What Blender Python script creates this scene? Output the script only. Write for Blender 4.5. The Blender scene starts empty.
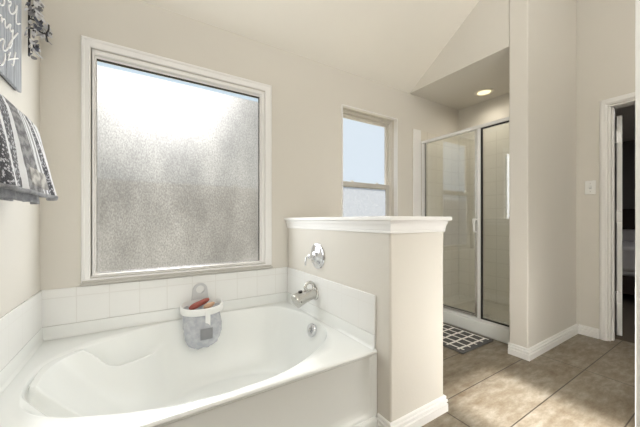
import bpy, bmesh, math, random
from mathutils import Vector, Matrix
random.seed(7)
S = bpy.context.scene
COL = S.collection
PI = math.pi

# ------------------------------------------------------------------ camera
FPX, YAW, CAMH = 284.53, 0.5559, 1.057
cam = bpy.data.cameras.new('camera'); cam_o = bpy.data.objects.new('camera', cam); COL.objects.link(cam_o)
cam.sensor_width = 36.0; cam.lens = FPX/640*36.0; cam.shift_y = 6.62/640; cam.clip_start = 0.02
cam_o.location = (0, 0, CAMH); cam_o.rotation_euler = (PI/2, 0, -YAW)
S.camera = cam_o

# ------------------------------------------------------------------ world, sun, big lights, exposure
W = bpy.data.worlds.new('sky'); S.world = W; W.use_nodes = True
bg = W.node_tree.nodes['Background']
bg.inputs[0].default_value = (0.76, 0.86, 0.95, 1); bg.inputs[1].default_value = 0.95

XL_ = -.4765
def light(name, kind, loc, rot, energy, color, **k):
    l = bpy.data.lights.new(name, kind); o = bpy.data.objects.new(name, l); COL.objects.link(o)
    o.location = loc; o.rotation_euler = rot; l.energy = energy; l.color = color
    for a, v in k.items(): setattr(l, a, v)
    return o
SUN_EL, SUN_AZ = 32.5, 0.08          # the sun stands outside, beyond the window wall
sd = Vector((SUN_AZ, 1.0, math.tan(math.radians(SUN_EL))*1.0)).normalized()
sun = light('sun', 'SUN', (0, 6, 6), (0, 0, 0), 30.0, (1.0, 0.98, 0.95), angle=math.radians(6.5))
sun.rotation_euler = sd.to_track_quat('Z', 'Y').to_euler()
# unseen fill lights added to brighten bathroom and bedroom; they have no fixtures
light('bedroom_fill', 'AREA', (5.0, .2, 2.4), (0, 0, 0), 5, (1, .97, .95), shape='SQUARE', size=.6)  # added to lift the dark bedroom
light('overhead_fill', 'AREA', (0.0, -1.2, 3.2), (0, 0, 0), 12, (0.97, 0.99, 1.0), shape='RECTANGLE', size=2.2, size_y=1.4)  # added overhead fill behind the camera
light('low_fill', 'AREA', (-0.1, -2.2, .95), (PI/2, 0, .1), 8, (0.98, 0.99, 1.0), shape='RECTANGLE', size=1.0, size_y=.8)  # added low fill toward the tub apron
light('uplight_fill', 'AREA', (.8, -1.3, 2.0), (PI, 0, 0), 50, (0.98, 0.99, 1.0), shape='RECTANGLE', size=1.6, size_y=.5)  # added uplight, bounced off the ceiling
# area light added inside the large window, standing in for daylight through its pane
light('window_daylight_fill', 'AREA', (.28, 2.10, 1.39), (-PI/2, 0, 0), 11, (.96, .985, 1.0), shape='RECTANGLE', size=1.0, size_y=1.28)
S.view_settings.view_transform = 'Standard'; S.view_settings.look = 'None'
S.view_settings.gamma = 1.0; S.view_settings.use_curve_mapping = False
S.view_settings.exposure = 0.11
S.cycles.max_bounces = 10; S.cycles.diffuse_bounces = 5; S.cycles.transparent_max_bounces = 16

# ------------------------------------------------------------------ materials
def srgb(r, g, b):
    f = lambda c: (c/255/12.92) if c/255 <= .04045 else ((c/255+.055)/1.055)**2.4
    return (f(r), f(g), f(b), 1)

class NT:
    def __init__(s, name):
        s.m = bpy.data.materials.new(name); s.m.use_nodes = True
        s.t = s.m.node_tree; s.p = s.t.nodes['Principled BSDF']; s.out = s.t.nodes['Material Output']
    def n(s, kind, **k):
        x = s.t.nodes.new(kind)
        for a, v in k.items(): setattr(x, a, v)
        return x
    def l(s, a, b): s.t.links.new(a, b)
    def math(s, op, a, b=None, c=None):
        x = s.n('ShaderNodeMath', operation=op)
        for i, v in enumerate((a, b, c)):
            if v is None: continue
            if isinstance(v, (int, float)): x.inputs[i].default_value = v
            else: s.l(v, x.inputs[i])
        return x.outputs[0]
    def mix(s, f, a, b):
        x = s.n('ShaderNodeMix', data_type='RGBA')
        for i, v in ((0, f), (6, a), (7, b)):
            if isinstance(v, (int, float, tuple)): x.inputs[i].default_value = v
            else: s.l(v, x.inputs[i])
        return x.outputs[2]
    def pos(s):
        g = s.n('ShaderNodeNewGeometry'); x = s.n('ShaderNodeSeparateXYZ'); s.l(g.outputs['Position'], x.inputs[0]); return g.outputs['Position'], x.outputs
    def noise(s, scale, detail=3, vec=None, rough=.5):
        x = s.n('ShaderNodeTexNoise'); x.inputs['Scale'].default_value = scale; x.inputs['Detail'].default_value = detail; x.inputs['Roughness'].default_value = rough
        if vec is None: vec = s.n('ShaderNodeTexCoord').outputs['Object']
        s.l(vec, x.inputs['Vector']); return x.outputs[0]
    def ramp(s, f, stops):
        x = s.n('ShaderNodeValToRGB'); s.l(f, x.inputs[0]); e = x.color_ramp.elements
        while len(e) < len(stops): e.new(0.5)
        for i, (p, c) in enumerate(stops): e[i].position = p; e[i].color = c
        return x.outputs[0]
    def bump(s, h, strength=.2, dist=.01):
        b = s.n('ShaderNodeBump'); b.inputs['Strength'].default_value = strength; b.inputs['Distance'].default_value = dist
        s.l(h, b.inputs['Height']); s.l(b.outputs[0], s.p.inputs['Normal']); return b.outputs[0]

def simple(name, col, rough=.5, metal=0., var=.04, nscale=8, bump=0., bscale=200, coat=0., spec=.5):
    t = NT(name)
    d = tuple(c*(1-var) for c in col[:3])+(1,); b = tuple(min(1, c*(1+var)) for c in col[:3])+(1,)
    t.l(t.mix(t.noise(nscale), d, b), t.p.inputs['Base Color'])
    t.p.inputs['Roughness'].default_value = rough; t.p.inputs['Metallic'].default_value = metal
    t.p.inputs['Coat Weight'].default_value = coat; t.p.inputs['Specular IOR Level'].default_value = spec
    if bump: t.bump(t.noise(bscale, 4), bump, .002)
    return t.m

M = {}
M['paint'] = simple('beige_wall_paint', srgb(222, 218, 210), .75, var=.015, nscale=3, bump=.25, bscale=90, spec=.25)
M['ceil'] = simple('ceiling_paint', srgb(243, 239, 230), .85, var=.01, bump=.2, bscale=70, spec=.2)
M['trim'] = simple('white_trim_paint', srgb(240, 239, 237), .4, var=.01)
M['porcelain'] = simple('white_tub_acrylic', srgb(233, 235, 233), .22, var=.006)
M['vinyl'] = simple('white_vinyl_frame', srgb(243, 242, 241), .35, var=.01)
M['greige'] = simple('greige_window_frame', srgb(214, 210, 202), .4, var=.02)
M['alum'] = simple('grey_aluminium_frame', srgb(196, 193, 187), .45, var=.03)
M['chrome'] = simple('chrome', srgb(225, 226, 230), .08, metal=1, var=.01)
M['bchrome'] = simple('satin_chrome', srgb(222, 222, 222), .24, metal=1, var=.02)
M['nickel'] = simple('satin_nickel', srgb(205, 204, 200), .26, metal=1, var=.03)
M['frame_bright'] = simple('bright_shower_frame', srgb(240, 240, 239), .25, metal=.2, var=.01)
M['rubber'] = simple('black_gasket', srgb(30, 30, 32), .6)
M['steel_dark'] = simple('dark_metal', srgb(60, 58, 56), .4, metal=.6)
M['plastic'] = simple('white_plastic', srgb(236, 236, 234), .35)
M['plastic_grey'] = simple('light_grey_plastic', srgb(206, 207, 208), .4)
M['pan'] = simple('shower_pan_acrylic', srgb(228, 224, 215), .35, var=.02)
M['door'] = simple('white_door_paint', srgb(240, 240, 238), .4, var=.01)
M['bedwall'] = simple('bedroom_grey_paint', srgb(130, 126, 122), .8, bump=.1, bscale=80)
M['carpet'] = simple('bedroom_dark_floor', srgb(92, 82, 72), .95, var=.2, nscale=90, bump=.5, bscale=300)
M['blanket'] = simple('pale_blanket', srgb(205, 203, 206), .9, var=.05, nscale=20, bump=.3, bscale=60)
M['bedwood'] = simple('dark_bed_wood', srgb(58, 46, 40), .5, var=.2, nscale=12)
M['ground'] = simple('yard_ground', srgb(120, 112, 84), .95, var=.25, nscale=2)
M['fence'] = simple('weathered_fence_wood', srgb(118, 104, 92), .9, var=.25, nscale=3)
M['foliage'] = simple('shrub_leaves', srgb(92, 100, 62), .8, var=.35, nscale=9)
M['toy_red'] = simple('red_brown_plastic', srgb(150, 76, 66), .4, var=.12, nscale=30)
M['toy_tan'] = simple('tan_plastic', srgb(196, 160, 132), .4, var=.1, nscale=30)

def tile_mat(name, base, grout, axis, w, h, x0, z0, gw=.0025, rough=.15, bump=.35, var=.012, hline=True):
    t = NT(name); p, o = t.pos()
    def line(c, per, off):
        m = t.math('SUBTRACT', c, off); m = t.math('DIVIDE', m, per); m = t.math('FRACT', m)
        m = t.math('SUBTRACT', m, .5); m = t.math('ABSOLUTE', m); m = t.math('SUBTRACT', .5, m); m = t.math('MULTIPLY', m, per)
        return m
    dx = line(o[axis], w, x0)
    d = t.math('MINIMUM', dx, line(o[2], h, z0)) if hline else dx
    mr = t.n('ShaderNodeMapRange'); t.l(d, mr.inputs[0]); mr.inputs[1].default_value = gw*.5; mr.inputs[2].default_value = gw*1.4
    c = t.mix(t.noise(4), tuple(v*(1-var) for v in base[:3])+(1,), base)
    t.l(t.mix(mr.outputs[0], grout, c), t.p.inputs['Base Color']); t.p.inputs['Roughness'].default_value = rough
    t.bump(mr.outputs[0], bump, .002)
    return t.m
WT, WG = srgb(238, 238, 236), srgb(230, 229, 226)
M['tile_x'] = tile_mat('white_tile_window_wall', WT, WG, 0, .1524, .1524, -.4765, .472)
M['tile_y'] = tile_mat('white_tile_side_walls', WT, srgb(234, 233, 230), 1, .1524, .1524, 2.122, .472, gw=.0015, bump=.12)
ST, SG = srgb(230, 225, 215), srgb(210, 204, 192)
M['stile_x'] = tile_mat('cream_shower_tile_end', ST, SG, 0, .1524, .1524, 3.37, .12, rough=.2)
M['stile_y'] = tile_mat('cream_shower_tile_side', ST, SG, 1, .1524, .1524, 2.122, .12, rough=.2)

def floor_mat():
    t = NT('brown_stone_floor_tile'); p, o = t.pos()
    def line(c, per, off):
        m = t.math('DIVIDE', t.math('SUBTRACT', c, off), per); m = t.math('FRACT', m)
        return t.math('MULTIPLY', t.math('SUBTRACT', .5, t.math('ABSOLUTE', t.math('SUBTRACT', m, .5))), per)
    d = t.math('MINIMUM', line(o[1], .307, 1.027), line(o[0], 1.228, 1.417))
    mr = t.n('ShaderNodeMapRange'); t.l(d, mr.inputs[0]); mr.inputs[1].default_value = .0016; mr.inputs[2].default_value = .0042
    mp = t.n('ShaderNodeMapping'); t.l(p, mp.inputs[0]); mp.inputs['Scale'].default_value = (1.0, 2.6, 1)
    n1 = t.noise(9, 9, mp.outputs[0], .72); n2 = t.noise(3.2, 3, p)
    f = t.math('ADD', t.math('MULTIPLY', n1, .75), t.math('MULTIPLY', n2, .3))
    c = t.ramp(f, [(.36, srgb(106, 90, 69)), (.52, srgb(132, 121, 104)), (.68, srgb(160, 152, 138))])
    t.l(t.mix(mr.outputs[0], srgb(62, 52, 42), c), t.p.inputs['Base Color'])
    t.p.inputs['Roughness'].default_value = .42
    h = t.math('ADD', mr.outputs[0], t.math('MULTIPLY', n1, .15)); t.bump(h, .35, .002)
    return t.m
M['floor'] = floor_mat()

def pane_mat(name, trans, refr, tluc, rough, clear_above=None, spark=.5, tint=(1, 1, 1), ior=1.27, mottle=0.):
    """textured privacy glass: a little light goes straight on, the rest is scattered forward"""
    t = NT(name); p, o = t.pos(); t.t.nodes.remove(t.p)
    mp = t.n('ShaderNodeMapping'); t.l(p, mp.inputs[0]); mp.inputs['Scale'].default_value = (1, 1, .55)
    v = t.n('ShaderNodeTexVoronoi'); v.inputs['Scale'].default_value = 190; t.l(mp.outputs[0], v.inputs['Vector'])
    n = t.noise(140, 3, mp.outputs[0], .65)
    b = t.n('ShaderNodeBump'); b.inputs['Strength'].default_value = .55; b.inputs['Distance'].default_value = .004
    t.l(t.math('ADD', n, t.math('MULTIPLY', v.outputs[0], .5)), b.inputs['Height'])
    mr = t.n('ShaderNodeMapRange'); t.l(n, mr.inputs[0]); mr.inputs[1].default_value = .36; mr.inputs[2].default_value = .66
    mr.inputs[3].default_value = 1-spark; mr.inputs[4].default_value = 1+spark
    mo = None
    if mottle:                                       # blurred outdoor light and dark put into the colour as broad soft upright streaks
        m2 = t.n('ShaderNodeMapping'); t.l(p, m2.inputs[0]); m2.inputs['Scale'].default_value = (1, 1, .42)
        mo = t.n('ShaderNodeMapRange'); t.l(t.noise(4.2, 3, m2.outputs[0], .6), mo.inputs[0]); mo.inputs[1].default_value = .3; mo.inputs[2].default_value = .7
        mo.inputs[3].default_value = 1-mottle; mo.inputs[4].default_value = 1+mottle*.35
    def sh(kind, val, vary):
        s_ = t.n(kind); a = tuple(val*c for c in tint)
        if vary:
            vm = t.n('ShaderNodeVectorMath', operation='SCALE'); vm.inputs[0].default_value = a; t.l(mr.outputs[0], vm.inputs['Scale']); t.l(vm.outputs[0], s_.inputs['Color'])
        else: s_.inputs['Color'].default_value = a+(1,)
        return s_
    T = sh('ShaderNodeBsdfTransparent', trans, False)
    R = sh('ShaderNodeBsdfRefraction', refr, True); R.inputs['Roughness'].default_value = rough; R.inputs['IOR'].default_value = ior; t.l(b.outputs[0], R.inputs['Normal'])
    D = sh('ShaderNodeBsdfTranslucent', tluc, True)
    if mo is not None:
        vm = t.n('ShaderNodeVectorMath', operation='SCALE'); vm.inputs[0].default_value = tuple(tluc*c for c in (1, .985, .90)); t.l(t.math('MULTIPLY', mr.outputs[0], mo.outputs[0]), vm.inputs['Scale']); t.l(vm.outputs[0], D.inputs['Color'])
    G = t.n('ShaderNodeBsdfGlossy'); G.inputs['Color'].default_value = (.03, .03, .03, 1); G.inputs['Roughness'].default_value = .6
    a1 = t.n('ShaderNodeAddShader'); t.l(T.outputs[0], a1.inputs[0]); t.l(R.outputs[0], a1.inputs[1])
    a2 = t.n('ShaderNodeAddShader'); t.l(a1.outputs[0], a2.inputs[0]); t.l(D.outputs[0], a2.inputs[1])
    a3 = t.n('ShaderNodeAddShader'); t.l(a2.outputs[0], a3.inputs[0]); t.l(G.outputs[0], a3.inputs[1])
    res = a3.outputs[0]
    if clear_above is not None:
        mk = t.n('ShaderNodeMapRange'); t.l(o[2], mk.inputs[0]); mk.inputs[1].default_value = clear_above-.006; mk.inputs[2].default_value = clear_above+.006
        ct = t.n('ShaderNodeBsdfTransparent'); ct.inputs[0].default_value = (.8, .86, .88, 1)
        mx = t.n('ShaderNodeMixShader'); t.l(mk.outputs[0], mx.inputs[0]); t.l(res, mx.inputs[1]); t.l(ct.outputs[0], mx.inputs[2]); res = mx.outputs[0]
    t.l(res, t.out.inputs[0])
    return t.m
M['pane'] = pane_mat('rain_textured_privacy_glass', .07, .0135, .046, .70, clear_above=1.985, spark=.26, ior=1.37, mottle=.42)
M['pane_clear'] = pane_mat('lightly_frosted_glass', .88, .01, .003, .8, spark=.1)
M['pane_low'] = pane_mat('frosted_lower_sash_glass', .36, .05, .04, .8, spark=.2)

def clear_glass():
    t = NT('clear_shower_glass'); t.t.nodes.remove(t.p)
    T = t.n('ShaderNodeBsdfTransparent'); T.inputs[0].default_value = (.97, .985, .975, 1)
    G = t.n('ShaderNodeBsdfGlossy'); G.inputs['Color'].default_value = (1, 1, 1, 1); G.inputs['Roughness'].default_value = .03
    lw = t.n('ShaderNodeLayerWeight'); lw.inputs[0].default_value = .5
    f = t.math('MULTIPLY_ADD', t.math('POWER', lw.outputs['Facing'], 4.0), .80, .12)
    mx = t.n('ShaderNodeMixShader'); t.l(f, mx.inputs[0]); t.l(T.outputs[0], mx.inputs[1]); t.l(G.outputs[0], mx.inputs[2])
    t.l(mx.outputs[0], t.out.inputs[0]); return t.m
M['glass'] = clear_glass()

def emit(name, col, st):
    t = NT(name); t.p.inputs['Emission Color'].default_value = col; t.p.inputs['Emission Strength'].default_value = st
    t.p.inputs['Base Color'].default_value = (.9, .9, .9, 1); return t.m
M['lens'] = emit('lit_lamp_lens', (1, .84, .46, 1), 1.25)

def mat_rug():
    t = NT('charcoal_mat_with_white_grid'); p, o = t.pos()
    def line(c, per, off, w):
        m = t.math('FRACT', t.math('DIVIDE', t.math('SUBTRACT', c, off), per)); m = t.math('ABSOLUTE', t.math('SUBTRACT', m, .5)); m = t.math('MULTIPLY', m, per)
        return t.math('LESS_THAN', m, w)
    wob = t.math('MULTIPLY', t.math('SUBTRACT', t.noise(9, 2, p), .5), .02)
    xa = t.math('ADD', o[0], wob); ya = t.math('ADD', o[1], wob)
    g = t.math('MAXIMUM', line(xa, .093, 2.13+.02, .009), line(ya, .098, 1.30+.02, .0095))
    ins = t.math('MULTIPLY', t.math('GREATER_THAN', o[0], 2.165), t.math('LESS_THAN', o[0], 2.575))
    ins = t.math('MULTIPLY', ins, t.math('GREATER_THAN', o[1], 1.335))
    g = t.math('MULTIPLY', g, ins)
    c = t.mix(t.noise(160, 3, p), srgb(70, 69, 69), srgb(104, 102, 101))
    t.l(t.mix(g, c, srgb(240, 238, 232)), t.p.inputs['Base Color']); t.p.inputs['Roughness'].default_value = .95
    t.bump(t.math('ADD', t.noise(260, 3, p), g), .8, .004); return t.m
M['rug'] = mat_rug()

def towel_mat(kind):
    """band pattern woven across the towel; the object's Y runs along the bar"""
    t = NT('towel_'+kind); p, o = t.pos()
    v = t.n('ShaderNodeTexVoronoi'); v.inputs['Scale'].default_value = 95; t.l(p, v.inputs['Vector'])
    dots = t.math('MAXIMUM', t.math('LESS_THAN', v.outputs[0], .34), t.math('GREATER_THAN', t.noise(55, 4, p, .7), .60))
    wv = t.n('ShaderNodeTexWave'); wv.inputs['Scale'].default_value = 34; wv.inputs['Distortion'].default_value = 5; wv.inputs['Detail'].default_value = 2
    t.l(p, wv.inputs['Vector'])
    white, dark, grey = srgb(246, 248, 252), srgb(54, 56, 66), srgb(150, 150, 154)
    dd = t.mix(dots, dark, srgb(196, 198, 206)); chev = t.mix(wv.outputs[1], srgb(84, 84, 90), srgb(150, 150, 153))
    wt = t.mix(t.noise(40, 3, p), srgb(228, 229, 232), white)
    if kind == 'lace': c = t.mix(wv.outputs[1], srgb(140, 138, 136), srgb(206, 204, 200))
    elif kind == 'hem': c = t.mix(t.noise(45, 2, p), srgb(52, 54, 64), srgb(190, 192, 198))
    else:
        uv = t.n('ShaderNodeUVMap'); sx = t.n('ShaderNodeSeparateXYZ'); t.l(uv.outputs[0], sx.inputs[0])
        u = t.math('ADD', sx.outputs[0], t.math('MULTIPLY', t.math('SUBTRACT', t.noise(14, 2, p), .5), .02))
        c = wt
        for a, b_, what in BANDS:
            k = t.math('MULTIPLY', t.math('GREATER_THAN', u, a), t.math('LESS_THAN', u, b_))
            c = t.mix(k, c, {'d': dd, 'c': chev, 'g': grey, 'w': wt}[what])
    t.l(c, t.p.inputs['Base Color']); t.p.inputs['Roughness'].default_value = 1; t.p.inputs['Sheen Weight'].default_value = .3
    t.bump(t.noise(330, 3, p), .9, .004); return t.m

def plank_mat():
    t = NT('weathered_grey_planks'); p, o = t.pos()
    mp = t.n('ShaderNodeMapping'); t.l(p, mp.inputs[0]); mp.inputs['Scale'].default_value = (1, 14, .9)
    n = t.noise(6, 6, mp.outputs[0], .65)
    t.l(t.ramp(n, [(.3, srgb(126, 131, 137)), (.52, srgb(158, 162, 168)), (.72, srgb(188, 191, 196))]), t.p.inputs['Base Color'])
    t.p.inputs['Roughness'].default_value = .8; t.bump(n, .3, .002); return t.m
M['plank'] = plank_mat()
M['plank_back'] = simple('dark_plank_edge', srgb(74, 72, 72), .8, var=.2)
M['script'] = simple('white_sign_paint', srgb(244, 244, 244), .7)
M['leaf_navy'] = simple('slate_blue_petals', srgb(92, 96, 110), .6, var=.3, nscale=60)
M['leaf_grey'] = simple('silver_grey_petals', srgb(150, 149, 152), .5, var=.25, nscale=60)
M['leaf_pale'] = simple('pale_petals', srgb(214, 214, 218), .6, var=.1, nscale=60)
M['stem'] = simple('dark_stem', srgb(52, 50, 52), .7)

def mesh_bag_mat():
    t = NT('grey_sheer_mesh'); t.t.nodes.remove(t.p)
    D = t.n('ShaderNodeBsdfDiffuse'); n = t.noise(30, 3)
    t.l(t.ramp(n, [(.35, srgb(200, 203, 210)), (.65, srgb(222, 224, 229))]), D.inputs[0])
    T = t.n('ShaderNodeBsdfTransparent'); mx = t.n('ShaderNodeMixShader'); mx.inputs[0].default_value = .55
    t.l(T.outputs[0], mx.inputs[1]); t.l(D.outputs[0], mx.inputs[2]); t.l(mx.outputs[0], t.out.inputs[0]); return t.m
M['mesh'] = mesh_bag_mat()
M['mesh_trim'] = simple('grey_bag_binding', srgb(176, 178, 184), .8)
M['mesh_patch'] = simple('grey_bag_patch', srgb(140, 141, 144), .8, var=.08, nscale=40)

# ------------------------------------------------------------------ mesh helpers (all in world coordinates; obj() makes them local)
def wl(o):
    v = Vector((0, 0, 0))
    while o is not None: v += o.location; o = o.parent
    return v
def obj(name, bm, mat, parent=None, smooth=True, bevel=0., seg=2, angle=35, recalc=True):
    if recalc: bmesh.ops.recalc_face_normals(bm, faces=bm.faces)
    vs = [v.co for v in bm.verts]
    if parent is None:
        lo = Vector((min(v.x for v in vs), min(v.y for v in vs), min(v.z for v in vs))); hi = Vector((max(v.x for v in vs), max(v.y for v in vs), max(v.z for v in vs)))
        base = Vector(((lo.x+hi.x)/2, (lo.y+hi.y)/2, lo.z))
    else: base = wl(parent)
    bmesh.ops.translate(bm, verts=bm.verts, vec=-base)
    me = bpy.data.meshes.new(name); bm.to_mesh(me); bm.free()
    o = bpy.data.objects.new(name, me); COL.objects.link(o)
    if parent is None: o.location = base
    else: o.parent = parent
    for m_ in (mat if isinstance(mat, (list, tuple)) else [mat]): me.materials.append(m_)
    if smooth:
        for p_ in me.polygons: p_.use_smooth = True
        me.set_sharp_from_angle(angle=math.radians(angle))
    if bevel:
        b = o.modifiers.new('bevel', 'BEVEL'); b.width = bevel; b.segments = seg; b.limit_method = 'ANGLE'; b.angle_limit = math.radians(40); b.harden_normals = False
    return o
def thing(name, label, cat, loc, group=None):
    o = bpy.data.objects.new(name, None); COL.objects.link(o); o.location = loc; o.empty_display_size = .05
    o['label'] = label; o['category'] = cat
    if group: o['group'] = group
    return o
def tag(o, label, cat, group=None):
    o['label'] = label; o['category'] = cat
    if group: o['group'] = group
    return o
def struct(o, label=None):
    o['kind'] = 'structure'
    if label: o['label'] = label
    return o
def box(bm, x0, x1, y0, y1, z0, z1):
    vs = [bm.verts.new(p) for p in ((x0, y0, z0), (x1, y0, z0), (x1, y1, z0), (x0, y1, z0), (x0, y0, z1), (x1, y0, z1), (x1, y1, z1), (x0, y1, z1))]
    for f in ((3, 2, 1, 0), (4, 5, 6, 7), (0, 1, 5, 4), (1, 2, 6, 5), (2, 3, 7, 6), (3, 0, 4, 7)): bm.faces.new([vs[i] for i in f])
    return vs
def B(*boxes):
    bm = bmesh.new()
    for b in boxes: box(bm, *b)
    return bm
def loft(bm, rings, closed=True, cap0=True, cap1=True):
    R = [[bm.verts.new(p) for p in r] for r in rings]; n = len(R[0])
    for a, b in zip(R, R[1:]):
        for i in range(n if closed else n-1):
            j = (i+1) % n; bm.faces.new((a[i], a[j], b[j], b[i]))
    if cap0 and closed: bm.faces.new(list(reversed(R[0])))
    if cap1 and closed: bm.faces.new(R[-1])
    return R
def frame_of(t):
    t = t.normalized(); up = Vector((0, 0, 1)) if abs(t.z) < .9 else Vector((0, 1, 0))
    a = t.cross(up).normalized(); return a, t.cross(a).normalized()
def tube(bm, pts, r, n=10, caps=True, sx=1., sy=1.):
    pts = [Vector(p) for p in pts]; rings = []; pa = None
    rs = r if isinstance(r, (list, tuple)) else [r]*len(pts)
    for i, p in enumerate(pts):
        t = (pts[min(i+1, len(pts)-1)]-pts[max(i-1, 0)]).normalized()
        if pa is None: a, b = frame_of(t)
        else:
            a = (pa-t*pa.dot(t)).normalized(); b = t.cross(a).normalized()
        pa = a
        rings.append([p+(a*math.cos(q)*sx+b*math.sin(q)*sy)*rs[i] for q in [2*PI*k/n for k in range(n)]])
    loft(bm, rings, True, caps, caps)
def lathe(bm, c, axis, prof, n=28):
    """prof: (radius, distance along the axis)"""
    ax = Vector(axis).normalized(); a, b = frame_of(ax); c = Vector(c)
    rings = [[c+ax*d+(a*math.cos(q)+b*math.sin(q))*max(r, 1e-4) for q in [2*PI*k/n for k in range(n)]] for r, d in prof]
    loft(bm, rings)
def cr(pts, k=6):
    """smooth curve through the points"""
    P = [Vector(p) for p in pts]; P = [2*P[0]-P[1]]+P+[2*P[-1]-P[-2]]; out = []
    for i in range(1, len(P)-2):
        for j in range(k):
            t = j/k; a, b, c, d = P[i-1:i+3]
            out.append(.5*((2*b)+(c-a)*t+(2*a-5*b+4*c-d)*t*t+(3*b-a-3*c+d)*t**3))
    return out+[P[-2]]
def sweep(bm, path, prof, up=Vector((0, 0, 1)), side=1):
    """prof (outward, up) swept along a horizontal path with mitred corners; outward = right hand side of the path times side"""
    P = [Vector(p) for p in path]; rings = []
    for i, p in enumerate(P):
        d0 = (P[i]-P[i-1]).normalized() if i else (P[1]-P[0]).normalized()
        d1 = (P[i+1]-P[i]).normalized() if i < len(P)-1 else d0
        n0 = d0.cross(up)*side; n1 = d1.cross(up)*side; m = (n0+n1).normalized(); m = m/max(.2, m.dot(n0))
        rings.append([p+m*a+up*b for a, b in prof])
    loft(bm, rings)

# ------------------------------------------------------------------ the plan
XL, YB, XP, YP, XP2 = -.4765, 2.122, 1.0053, .979, 1.418
XS, Y1, YC, X3, XG, XSR = 2.4706, 1.130, .9974, 3.4553, 2.660, 3.3693
YF = -2.3; T = .12
ZV = 3.3; YV = YB-(ZV-2.44)/.68                     # vault: eight in twelve from the window wall up to a flat top
zc = lambda y: min(ZV, 2.44+.68*(YB-y))

# floor, ceiling, walls
struct(obj('floor', B((XL-T, X3+T, YF-T, YB+T, -.06, 0)), M['floor']), 'brown stone tile floor')
bm = bmesh.new()
pr = [(YB+T, 2.44-.68*T), (YV, ZV), (YF-T, ZV), (YF-T, ZV+.1), (YV-.03, ZV+.1), (YB+T, 2.55-.68*T+.04)]
loft(bm, [[(XL-T, y, z) for y, z in pr], [(X3+T, y, z) for y, z in pr]])
struct(obj('ceiling', bm, M['ceil'], smooth=False), 'vaulted white ceiling sloping down to the window wall')
def gable(x0, x1, y0, y1, z0=0., top=True):
    bm = bmesh.new(); ys = [y0]+([YV] if y0 < YV < y1 else [])+[y1]
    pts = [(y0, z0), (y1, z0)]+[(y, zc(y)) for y in reversed(ys)]
    loft(bm, [[(x0, y, z) for y, z in pts], [(x1, y, z) for y, z in pts]]); return bm
struct(obj('wall_left', gable(XL-T, XL, YF, YB), M['paint'], smooth=False), 'left wall painted beige')
w1, w2, wz0, wz1 = -.304, .863, .672, 2.120         # large window opening, casing outside
s1, s2, sz0, sz1 = 1.553, 2.281, .672, 2.126        # small window opening
def ring_wall(x0, x1, y0, y1, z1, holes):
    bs = []; x = x0
    for a, b, c, d in holes:
        bs += [(x, a, y0, y1, 0, z1), (a, b, y0, y1, 0, c), (a, b, y0, y1, d, z1)]; x = b
    return B(*(bs+[(x, x1, y0, y1, 0, z1)]))
struct(obj('wall_back', ring_wall(XL-T, XSR+T+.1, YB, YB+T, 2.44, [(w1+.05, w2-.05, wz0+.045, wz1-.06), (s1, s2, sz0, sz1)]), M['paint'], smooth=False), 'beige window wall at the back')
struct(obj('wall_front', B((XL-T, X3+T, YF-T, YF, 0, ZV)), M['paint'], smooth=False), 'wall behind the camera')
bm = B((XP, XP2, YP, YB, 0, 1.0)); struct(obj('wall_half', bm, M['paint'], bevel=.012, seg=3), 'beige half wall at the faucet end of the tub')
bm = B((XS, X3, YC, Y1, 0, 2.44)); bmesh.ops.translate(bm, verts=[v for v in bm.verts if v.co.z > 2 and v.co.y < 1.05], vec=(0, 0, zc(YC)-2.44)); bmesh.ops.translate(bm, verts=[v for v in bm.verts if v.co.z > 2 and v.co.y > 1.05], vec=(0, 0, zc(Y1)-2.44))
struct(obj('wall_column', bm, M['paint'], bevel=.01, seg=3), 'beige wall beside the shower')
struct(obj('wall_header', gable(XS, XS+.1, Y1, YB, 2.44), M['paint'], smooth=False), 'triangle of wall above the shower opening')
struct(obj('ceiling_shower', B((XS+.1, XSR, Y1, YB, 2.44, 2.5)), M['paint'], smooth=False), 'low flat ceiling over the shower')
struct(obj('wall_shower', B((XSR, XSR+.05, Y1, YB, 0, 2.44)), M['paint'], smooth=False), 'end wall of the shower')
DY0, DY1, DZ = -.02, .785, 2.062                    # doorway to the bedroom
bm = gable(X3, X3+T, DY1, YC+.2); b2 = bmesh.new()
box(bm, X3, X3+T, YF, DY0, 0, ZV); box(bm, X3, X3+T, DY0, DY1, DZ, ZV)
struct(obj('wall_right', bm, M['paint'], smooth=False), 'right wall with the bedroom doorway')

# wall tile round the tub: one row of 6 inch tile and a bullnose row
def tile_strip(name, x0, x1, y0, y1, mat, lab):
    o = obj(name, B((x0, x1, y0, y1, .470, .6755)), mat, bevel=.004, seg=2); return struct(o, lab)
tile_strip('trim_1', XL, XP, YB-.009, YB, M['tile_x'], 'white tile row under the large window')
tile_strip('trim_2', XL, XL+.009, .98, YB-.009, M['tile_y'], 'white tile row on the left wall')
tile_strip('trim_3', XP-.009, XP, 1.078, YB-.009, M['tile_y'], 'white tile row on the half wall')
# shower tile
struct(obj('trim_4', B((2.511, XSR, YB-.009, YB, 0, 2.06)), M['stile_x'], bevel=.003), 'cream shower tile at the window wall end')
struct(obj('trim_5', B((2.511, 2.64, YB-.016, YB-.009, 0, 2.06)), M['trim'], bevel=.005, seg=3), 'white upright trim beside the shower door')
struct(obj('trim_6', B((XSR-.009, XSR, Y1+.009, YB-.009, 0, 2.06)), M['stile_y'], bevel=.003), 'cream shower tile on the far wall')
struct(obj('trim_7', B((2.70, XSR-.009, Y1, Y1+.009, 0, 2.06)), M['stile_x'], bevel=.003), 'cream shower tile on the near side wall')

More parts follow.
